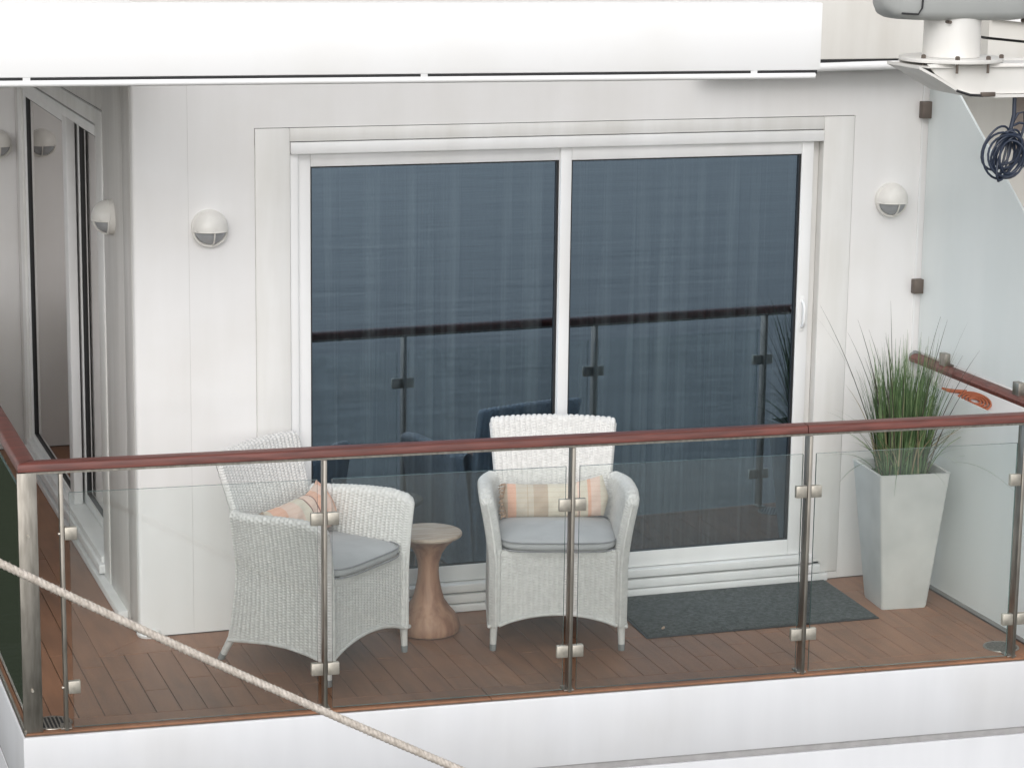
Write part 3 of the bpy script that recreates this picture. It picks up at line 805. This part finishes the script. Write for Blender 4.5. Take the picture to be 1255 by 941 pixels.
def pillow(mt, label, loc, rz, tilt, twist, size=(.49,.165,.11), bend=.03, fringe=True, seed=1):
    rr = random.Random(seed)
    e = empty('lumbar_pillow', loc, rz, label, 'pillow', 'striped lumbar pillows')
    e.rotation_euler = (tilt, twist, rz)
    L, H, Tk = size; B = Builder(); nx, ny = 40, 20; vs_ = []; fs_ = []
    for side_ in (-1, 1):
        for i in range(nx+1):
            for j in range(ny+1):
                a = i/nx*2-1; b_ = j/ny*2-1
                k = (max(0,1-a**4)**.5)*(max(0,1-b_**2)**.55)
                pinch = 1-.10*(a*a)*(abs(b_))
                wr = .004*math.sin(a*9+b_*3)+.003*math.sin(a*17-b_*6)
                y = side_*(Tk/2*k)+wr*k - bend*(1-a*a)+.03*max(0,a-.35)*b_
                z = H/2*b_*(1-.07*a*a) + .030*max(0,a-.3)**1.0*(1 if b_ > 0 else .3)*max(0,b_+.4) - .012*(1-a*a)*max(0,b_)
                vs_.append((L/2*a*pinch, y, z))
    n1 = (nx+1)*(ny+1)
    for sidx in (0,1):
        for i in range(nx):
            for j in range(ny):
                q = sidx*n1; f = (q+i*(ny+1)+j, q+(i+1)*(ny+1)+j, q+(i+1)*(ny+1)+j+1, q+i*(ny+1)+j+1)
                fs_.append(f if sidx == 0 else f[::-1])
    B.add(vs_, fs_)
    ob = B.build('pillow_body', mt, e, smooth='all')
    if fringe:
        B = Builder()
        for k in range(34):
            z = -H*.46+H*.92*k/33; x0 = -L/2*.95
            B.tube([(x0+.01,-.01,z),(x0-.006,-.02+rr.uniform(-.008,.008),z+rr.uniform(-.004,.004)),(x0-.018+rr.uniform(-.004,.006),-.016+rr.uniform(-.012,.012),z-.006+rr.uniform(-.006,.006))], .0026, 5)
        f = B.build('fringe', M['fringe'], e, smooth='all'); f['kind'] = 'stuff'
    return e
def cl(o, a, x_, y_): return (o[0]+x_*math.cos(a)-y_*math.sin(a), o[1]+x_*math.sin(a)+y_*math.cos(a))
px_, py_ = cl(O2, A2, .0, .39)
pillow(M['pillow'], 'beige and orange striped lumbar pillow on the armchair in front of the glass door', (px_,py_,.594), A2, R(-14), R(-1.5))
px_, py_ = cl(O1, A1, .02, .40)
pillow(M['pillow2'], 'peach and cream striped lumbar pillow with dark stripes on the sideways armchair', (px_,py_,.612), A1, R(-20), R(-4), size=(.49,.19,.12), seed=4)

# ------------------------------------------------------------------ side table
mm, n, l, b = mat('table_wood')
noise_mix(n, l, b.inputs['Base Color'], srgb(176,137,110), srgb(134,95,74), (7,7,.8), 3.0, 6)
b.inputs['Roughness'].default_value = .55
M['tablewood'] = mm
mm, n, l, b = mat('table_top_wood')
noise_mix(n, l, b.inputs['Base Color'], srgb(182,167,152), srgb(158,140,124), (2,12,2), 4.0, 6)
b.inputs['Roughness'].default_value = .6
M['tabletop'] = mm
tb = empty('side_table', (.632,-.262,0), 0, 'small hourglass shaped wooden side table between the two armchairs', 'side table')
NS = 10
prof = [(.125,0),(.140,.008),(.146,.03),(.140,.062),(.124,.088),(.098,.118),(.073,.155),(.060,.20),(.050,.25),(.047,.29),(.050,.33),(.062,.37),(.085,.405),(.118,.435),(.140,.448)]
B = Builder(); B.lathe(prof, 40); B.build('pedestal', M['tablewood'], tb, smooth=True)
B = Builder(); B.lathe([(.140,.4485),(.149,.452),(.152,.460),(.149,.468),(.142,.470)], 40); B.build('table_top', M['tabletop'], tb, smooth=True)

# ------------------------------------------------------------------ door mat
mm, n, l, b = mat('mat_fibre')
noise_mix(n, l, b.inputs['Base Color'], (.030,.036,.036,1), (.095,.104,.102,1), (1,1,1), 55, 5, .35, .7)
b.inputs['Roughness'].default_value = .95; bump(n, l, b, (1,1,1), 220, .9, .004)
M['mat'] = mm
dm = empty('door_mat', label='dark grey rectangular door mat on the deck in front of the door', cat='door mat')
B = Builder(); B.prism([(1.555,-.640),(2.690,-.655),(2.715,-.042),(1.59,-.042)], .0008, .012); B.build('mat_pile', M['mat'], dm, bevel=.004, smooth=True)
B = Builder(); B.prism([(1.545,-.651),(2.701,-.666),(2.726,-.037),(1.58,-.037)], .0004, .006); B.build('mat_border', M['gasket'], dm, bevel=.002, smooth=True)
B = Builder()
B.tube([(1.652,-.566,.0135),(1.660,-.562,.0165),(1.668,-.553,.016),(1.671,-.547,.0135)], [.003,.006,.005,.002], 7)
tag(B.build('lint', M['fringe']), 'small tan bit of lint on the door mat', 'lint')

# ------------------------------------------------------------------ planter and grass
mm, n, l, b = mat('planter_glaze')
noise_mix(n, l, b.inputs['Base Color'], (.60,.61,.59,1), (.50,.51,.495,1), (1,1,1), 6, 6, .35, .7)
b.inputs['Roughness'].default_value = .5; bump(n, l, b, (1,1,1), 25, .12, .003)
M['planter'] = mm
M['soil'] = simple('potting_soil', (.035,.026,.02,1), .95, bstr=.6, bscale=40)
PC = (2.895,-.445); PH = .665
pl = empty('planter', (PC[0],PC[1],0), R(-5), 'tall square tapered off-white planter beside the frosted divider', 'planter')
B = Builder()
lev = [(.110,0),(.114,.012),(.175,PH-.006),(.177,PH),(.163,PH),(.159,PH-.05)]
def sq(hh, z, rr=.012):
    out_ = []
    for (sx, sy, a0) in ((1,-1,-90),(1,1,0),(-1,1,90),(-1,-1,180)):
        for k in range(4):
            a = R(a0+30*k); out_.append((sx*(hh-rr)+rr*math.cos(a), sy*(hh-rr)+rr*math.sin(a), z))
    return out_
rings = [sq(hh,z) for hh,z in lev]; nn = 16
B.add([q for r_ in rings for q in r_], [(i*nn+k,i*nn+(k+1)%nn,(i+1)*nn+(k+1)%nn,(i+1)*nn+k) for i in range(len(lev)-1) for k in range(nn)]+[tuple(range(nn-1,-1,-1))])
B.build('pot', M['planter'], pl, smooth=True)
B = Builder(); B.prism([(-.155,-.155),(.155,-.155),(.155,.155),(-.155,.155)], PH-.07, PH-.045); B.build('soil', M['soil'], pl)

def leaf_mat(name, c1, c2, c3):
    mm, n, l, b = mat(name)
    cr, nz, mp = noise_mix(n, l, b.inputs['Base Color'], c1, c2, (1,1,.6), 16, 4, .3, .6)
    e_ = cr.color_ramp.elements.new(.72); e_.color = c3
    b.inputs['Roughness'].default_value = .5
    return mm
M['blade'] = leaf_mat('grass_blade', (.040,.078,.030,1), (.095,.165,.062,1), (.21,.29,.13,1))
M['blade2'] = leaf_mat('grass_blade_pale', (.10,.16,.065,1), (.20,.27,.13,1), (.34,.38,.22,1))
M['stalk'] = leaf_mat('dry_stalk', (.035,.032,.024,1), (.06,.055,.04,1), (.10,.085,.06,1))
gr = empty('ornamental_grass', (PC[0],PC[1],PH-.045), 0, 'tall clump of green ornamental grass growing in the planter', 'plant')
def blade(B, base, az, lean, length, width, droop, segs=7):
    p = Vector(base); d = Vector((math.cos(az)*math.sin(lean), math.sin(az)*math.sin(lean), math.cos(lean)))
    sidev = Vector((-math.sin(az+rnd.uniform(-1.2,1.2)), math.cos(az+rnd.uniform(-1.2,1.2)), 0)).normalized()
    vs_ = []; fs_ = []
    for i in range(segs+1):
        q = i/segs; wd = width*(1-q**2.2)*.5+.0003
        vs_ += [p-sidev*wd, p+sidev*wd]
        d = (d+Vector((math.cos(az),math.sin(az),0))*droop/segs+Vector((0,0,-1))*droop*q*1.1/segs).normalized()
        p = p+d*(length/segs)
    for i in range(segs): fs_.append((2*i,2*i+1,2*i+3,2*i+2))
    B.add(vs_, fs_)
B1, B2 = Builder(), Builder()
for k in range(680):
    a = rnd.random()*2*math.pi; r_ = .115*math.sqrt(rnd.random()); base = (r_*math.cos(a), r_*math.sin(a), 0)
    az = a+rnd.uniform(-1.2,1.2); q = rnd.random()
    ln = rnd.uniform(.38,.60) if q < .55 else (rnd.uniform(.22,.42) if q < .85 else rnd.uniform(.5,.68))
    blade(B1 if rnd.random() < .72 else B2, base, az, rnd.uniform(.0,.13)*(r_/.115+.2), ln, rnd.uniform(.0035,.0075), rnd.uniform(0,.6)**1.9)
for k in range(60):
    a = rnd.random()*2*math.pi; r_ = .12*rnd.random(); base = (r_*math.cos(a), r_*math.sin(a), 0)
    blade(B2 if k % 2 else B1, base, a+rnd.uniform(-.6,.6), rnd.uniform(.1,.45), rnd.uniform(.25,.5), rnd.uniform(.003,.006), rnd.uniform(.6,1.9), 9)
for az_, ln_, dr_ in ((-2.1,.52,3.0),(-1.15,.60,3.2),(-2.6,.45,2.6),(-.4,.42,2.6),(-1.6,.40,2.8),(-2.9,.5,2.2),(.1,.45,2.0)):
    blade(B1, (.13*math.cos(az_), .13*math.sin(az_), 0), az_, .45, ln_, .006, dr_, 12)
f = B1.build('blades', M['blade'], gr); f['kind'] = 'stuff'
B3 = Builder()
for k in range(70):
    a = rnd.random()*2*math.pi; r_ = .12*math.sqrt(rnd.random())
    blade(B3, (r_*math.cos(a), r_*math.sin(a), 0), a+rnd.uniform(-1,1), rnd.uniform(.0,.3), rnd.uniform(.2,.5), rnd.uniform(.003,.006), rnd.uniform(.1,1.2), 8)
M['straw'] = leaf_mat('straw_blade', (.20,.16,.09,1), (.30,.25,.15,1), (.38,.34,.24,1))
f = B3.build('dry_blades', M['straw'], gr); f['kind'] = 'stuff'
f = B2.build('pale_blades', M['blade2'], gr); f['kind'] = 'stuff'
for k in range(30):
    a = rnd.random()*2*math.pi; r_ = .12*math.sqrt(rnd.random())
    B = Builder(); blade(B, (r_*math.cos(a), r_*math.sin(a), 0), a, rnd.uniform(.02,.24), rnd.uniform(.55,.86), .0050, rnd.uniform(.05,.6), 9)
    B.build('stalk', M['stalk'], gr)

# ------------------------------------------------------------------ drains
def drain(loc, label, rz=0.0):
    e = empty('floor_drain', loc, rz, label, 'drain', 'round slotted floor drains')
    B = Builder(); B.lathe([(.070,.0008),(.070,.0035),(.074,.0045),(.080,.0035),(.081,.0008)], 36, capb=False, capt=False); B.build('ring', M['steel'], e, smooth=True)
    B = Builder(); B.lathe([(.069,.0005),(.069,.0012)], 32); B.build('pit', M['gasket'], e)
    for k in range(-4,5):
        y = k*.0155; h = math.sqrt(max(0,.0695**2-y*y))
        if h > .02:
            B = Builder(); B.box((y-.003,-h,.0012),(y+.003,h,.0042)); B.build('bar', M['steel'], e, bevel=.001)
drain((-1.172,-1.005,.0), 'round slotted floor drain at the broad corner post')
drain((3.035,-1.205,.0), 'round slotted floor drain at the foot of the frosted divider', R(30))

# ------------------------------------------------------------------ rope
mm, n, l, b = mat('rope_fibre')
noise_mix(n, l, b.inputs['Base Color'], (.62,.56,.50,1), (.42,.37,.32,1), (1,1,1), 60, 5)
b.inputs['Roughness'].default_value = .95; bump(n, l, b, (1,1,1), 150, .6, .002)
M['rope'] = mm
rope = empty('mooring_rope', label='thick twisted off-white rope slanting down in front of the railing', cat='rope')
pa = Vector((-1.491,-2.103,.997)); pb = Vector((.162,-2.202,.096)); dv = pb-pa
def rope_pt(t_): return pa+dv*t_+Vector((0,0,.012*((t_-.5)**2*4-1)))
t0, t1 = -1.2, 2.6
ax = dv.normalized(); e1 = ax.cross(Vector((0,0,1))).normalized(); e2 = ax.cross(e1)
Lr = dv.length*(t1-t0); NP = 900; strands = [[],[],[]]
for i in range(NP+1):
    tt = t0+(t1-t0)*i/NP; c = rope_pt(tt); ang = 2*math.pi*(Lr*i/NP)/.055
    for k in range(3):
        a = ang+k*2*math.pi/3; strands[k].append(c+(e1*math.cos(a)+e2*math.sin(a))*.0062)
for k in range(3):
    B = Builder(); B.tube(strands[k], .0100, 7); B.build('strand', M['rope'], rope, smooth='all')
B = Builder()
for k in range(420):
    tt = rnd.uniform(-.2,1.2); c = rope_pt(tt); a = rnd.random()*6.28; d = e1*math.cos(a)+e2*math.sin(a)
    d2 = (d+ax*rnd.uniform(-1.2,1.2)).normalized(); ln = rnd.uniform(.004,.012)
    B.tube([c+d*.014, c+d*.014+d2*ln], [.0007,.0003], 3)
f = B.build('fuzz', M['rope'], rope); f['kind'] = 'stuff'

# ------------------------------------------------------------------ radar on its bracket, cables
M['radar'] = simple('radar_grey', (.40,.41,.40,1), .5, var=.92, nscale=6)
M['radarwhite'] = paint('radar_white', (.78,.765,.74,1), (.70,.685,.655,1), .4, wob=.04)
M['rust'] = simple('weathered_bolt', (.16,.13,.11,1), .6, .5)
YR = -1.30
rd = empty('radar_scanner', (2.585,YR,2.648), 0, 'grey radar scanner housing on a white pedestal above the divider', 'radar')
# housing: rounded long body (local x along, z up from platform)
B = Builder(); ring = []; secs = [(-.352,.245,.02),(-.345,.205,.06),(-.315,.172,.10),(-.285,.160,.125),(-.20,.155,.14),(.22,.151,.14),(.33,.160,.12),(.40,.205,.08),(.41,.245,.03)]
nn = 24
for x_, zb, hy in secs:
    for k in range(nn):
        a = 2*math.pi*k/nn; ca, sa = math.cos(a), math.sin(a)
        yy_ = hy*math.copysign(abs(ca)**.5,ca); zz = (zb+.36)/2 + (.36-zb)/2*math.copysign(abs(sa)**.35,sa)
        ring.append((x_, yy_, zz))
fs_ = [(i*nn+k,i*nn+(k+1)%nn,(i+1)*nn+(k+1)%nn,(i+1)*nn+k) for i in range(len(secs)-1) for k in range(nn)]
fs_ += [tuple(range(nn-1,-1,-1)), tuple((len(secs)-1)*nn+k for k in range(nn))]
B.add(ring, fs_); B.build('housing', M['radar'], rd, smooth=True)
B = Builder(); B.tube([(-.215,-.148,.36),(-.222,-.146,.21),(-.235,-.140,.185),(-.30,-.118,.188)], .004, 6); B.build('hatch_seam', M['gap'], rd, smooth=True)
B = Builder(); B.lathe([(.120,.001),(.119,.10),(.118,.165)], 36); B.build('pedestal', M['radarwhite'], rd, smooth=True)
B = Builder(); B.lathe([(.215,-.016),(.217,-.008),(.215,0)], 44); B.build('flange', M['radarwhite'], rd, smooth=True)
for (x_, y_, z_) in ((-.165,-.07,.0),(-.07,-.185,.0),(.17,-.12,.0),(.07,-.19,.0)):
    B = Builder(); B.lathe([(.011,0),(.011,.012),(.006,.016)], 6, (x_,y_,z_)); B.tube([(x_,y_,-.055),(x_,y_,0)], .006, 8); B.build('bolt', M['rust'], rd)
B = Builder(); B.tube([(-.075,-.05,.150),(-.075,-.12,.150)], .007, 8); B.build('screw', M['rust'], rd)
B = Builder(); B.tube([(.30,-.05,.150),(.30,-.085,.150)], .009, 8); B.build('screw', M['rust'], rd)
bk = empty('radar_bracket', (2.585,YR,2.632), 0, 'white triangular steel bracket arm carrying the radar', 'bracket')
B = Builder()
def web(y0, y1):
    poly = [(-.19,-.002),(.95,-.002),(.95,-.128),(.02,-.128),(-.03,-.115),(-.15,-.045)]
    n_ = len(poly); B.add([(x_,y0,z) for x_,z in poly]+[(x_,y1,z) for x_,z in poly], [tuple(range(n_)), tuple(range(2*n_-1,n_-1,-1))]+[(i,(i+1)%n_,n_+(i+1)%n_,n_+i) for i in range(n_)])
web(-.155,-.145); B.build('web_plate', M['radarwhite'], bk, bevel=.002)
B = Builder(); web(.10,.11); B.build('web_plate', M['radarwhite'], bk, bevel=.002)
B = Builder(); P = [(-.235,-.02),(-.16,-.056),(-.03,-.128),(.03,-.142),(.95,-.142)]
for i in range(len(P)-1):
    (xa,za),(xb,zb) = P[i],P[i+1]
    B.add([(xa,-.17,za),(xb,-.17,zb),(xb,.12,zb),(xa,.12,za),(xa,-.17,za+.012),(xb,-.17,zb+.012),(xb,.12,zb+.012),(xa,.12,za+.012)], [(0,3,2,1),(4,5,6,7),(0,1,5,4),(1,2,6,5),(2,3,7,6),(3,0,4,7)])
B.build('bottom_flange', M['radarwhite'], bk)
boxpart('top_plate', (-.20,-.17,-.012),(.95,.12,-.0165), M['radarwhite'], bk)
boxpart('cable_clamp', (.05,-.185,-.136),(.115,-.172,-.118), M['rust'], bk, .002)
B = Builder(); B.tube([(-.06,-.172,-.11),(.0,-.178,-.128),(.06,-.178,-.132)], .006, 6); B.build('cable_run', M['gap'], bk, smooth=True)
boxpart('mast', (.95,-.17,-2.63),(1.15,.12,.25), M['radarwhite'], bk, .01)

M['cable'] = simple('dark_cable', (.020,.030,.055,1), .45)
cb = empty('cable_bundle', (2.815,YR-.14,2.495), 0, 'tangled bundle of dark blue cables hanging below the radar bracket', 'cables')
B = Builder(); B.tube([(.0,.0,.02),(.002,.0,-.08),(-.012,0,-.15),(-.03,0,-.21)], .009, 8); B.build('cable', M['cable'], cb, smooth=True)
for k in range(11):
    B = Builder(); pts = []; cx_, cz_ = -.055+rnd.uniform(-.03,.03), -.235+rnd.uniform(-.03,.03)
    rx, rz_ = rnd.uniform(.03,.085), rnd.uniform(.06,.105); tl_ = rnd.uniform(-.75,-.1)
    for i in range(25):
        a = 2*math.pi*i/24*1.04; x_ = rx*math.cos(a); z_ = rz_*math.sin(a)
        pts.append((cx_+x_*math.cos(tl_)-z_*math.sin(tl_), -.01-.005*k+.010*math.sin(a*2+k), cz_+x_*math.sin(tl_)+z_*math.cos(tl_)))
    B.tube(pts, .0050, 7); B.build('cable', M['cable'], cb, smooth=True)
for pts in ([(-.02,0,-.19),(-.04,-.01,-.26),(-.055,-.01,-.335),(-.062,-.01,-.36)], [(-.01,0,-.19),(-.03,-.02,-.27),(-.04,-.02,-.33)],
            [(-.01,0,-.13),(.03,0,-.115),(.09,0,-.125),(.2,0,-.16)], [(-.03,0,-.17),(.02,0,-.075),(.05,.0,-.07),(.055,0,-.12),(.03,0,-.22),(.0,0,-.29)],
            [(.0,0,-.2),(.03,0,-.27),(.08,0,-.31),(.2,0,-.33)]):
    B = Builder(); B.tube(pts, .0055, 7); B.build('cable', M['cable'], cb, smooth=True)
M['boxpink'] = simple('weathered_box', (.46,.38,.33,1), .7, var=.7, nscale=9)
jb = empty('junction_box', (2.94,YR-.08,2.19), 0, 'weathered pinkish junction box hanging at the end of the cables', 'box')
boxpart('box_body', (-.02,0,.14),(.3,.12,.29), M['boxpink'], jb, .006); boxpart('lid', (-.035,-.01,.06),(.3,.13,.10), M['boxpink'], jb, .004)
boxpart('foot', (-.03,0,.0),(.3,.1,.02), M['radarwhite'], jb, .003); boxpart('terminal', (-.012,-.02,.17),(.03,.0,.24), M['gap'], jb, .004)
boxpart('stem', (.1,.03,.015),(.2,.09,.15), M['radarwhite'], jb); boxpart('hanger', (.12,.04,.28),(.17,.08,.33), M['radarwhite'], jb)

# ------------------------------------------------------------------ hose coil on the locker lid
M['hose'] = simple('orange_hose', srgb(205,118,82), .5, var=.85)
slope = math.atan2(.30,.92)
def lid(u_, v_, h_): # local lid coordinates -> world: u along x, v up the slope
    return (3.55-.30+u_, -.42-.42+v_*math.cos(slope)-h_*math.sin(slope), .72+v_*math.sin(slope)+h_*math.cos(slope))
HU, HV = .115, .60
for k in range(4):
    B = Builder(); rr_ = .026+.0165*k; pts = [lid(HU+rr_*math.cos(2*math.pi*i/40), HV+rr_*math.sin(2*math.pi*i/40)*1.1, .0085) for i in range(41)]
    B.tube(pts, .0060, 8, cap=False); B.build('hose_loop', M['hose'], hose, smooth='all')
B = Builder(); B.tube([lid(HU-.0,HV+.09,.009), lid(HU-.05,HV+.10,.009), lid(HU-.09,HV+.115,.009), lid(HU-.114,HV+.13,.009)], .009, 8); B.build('hose_end', M['hose'], hose, smooth='all')
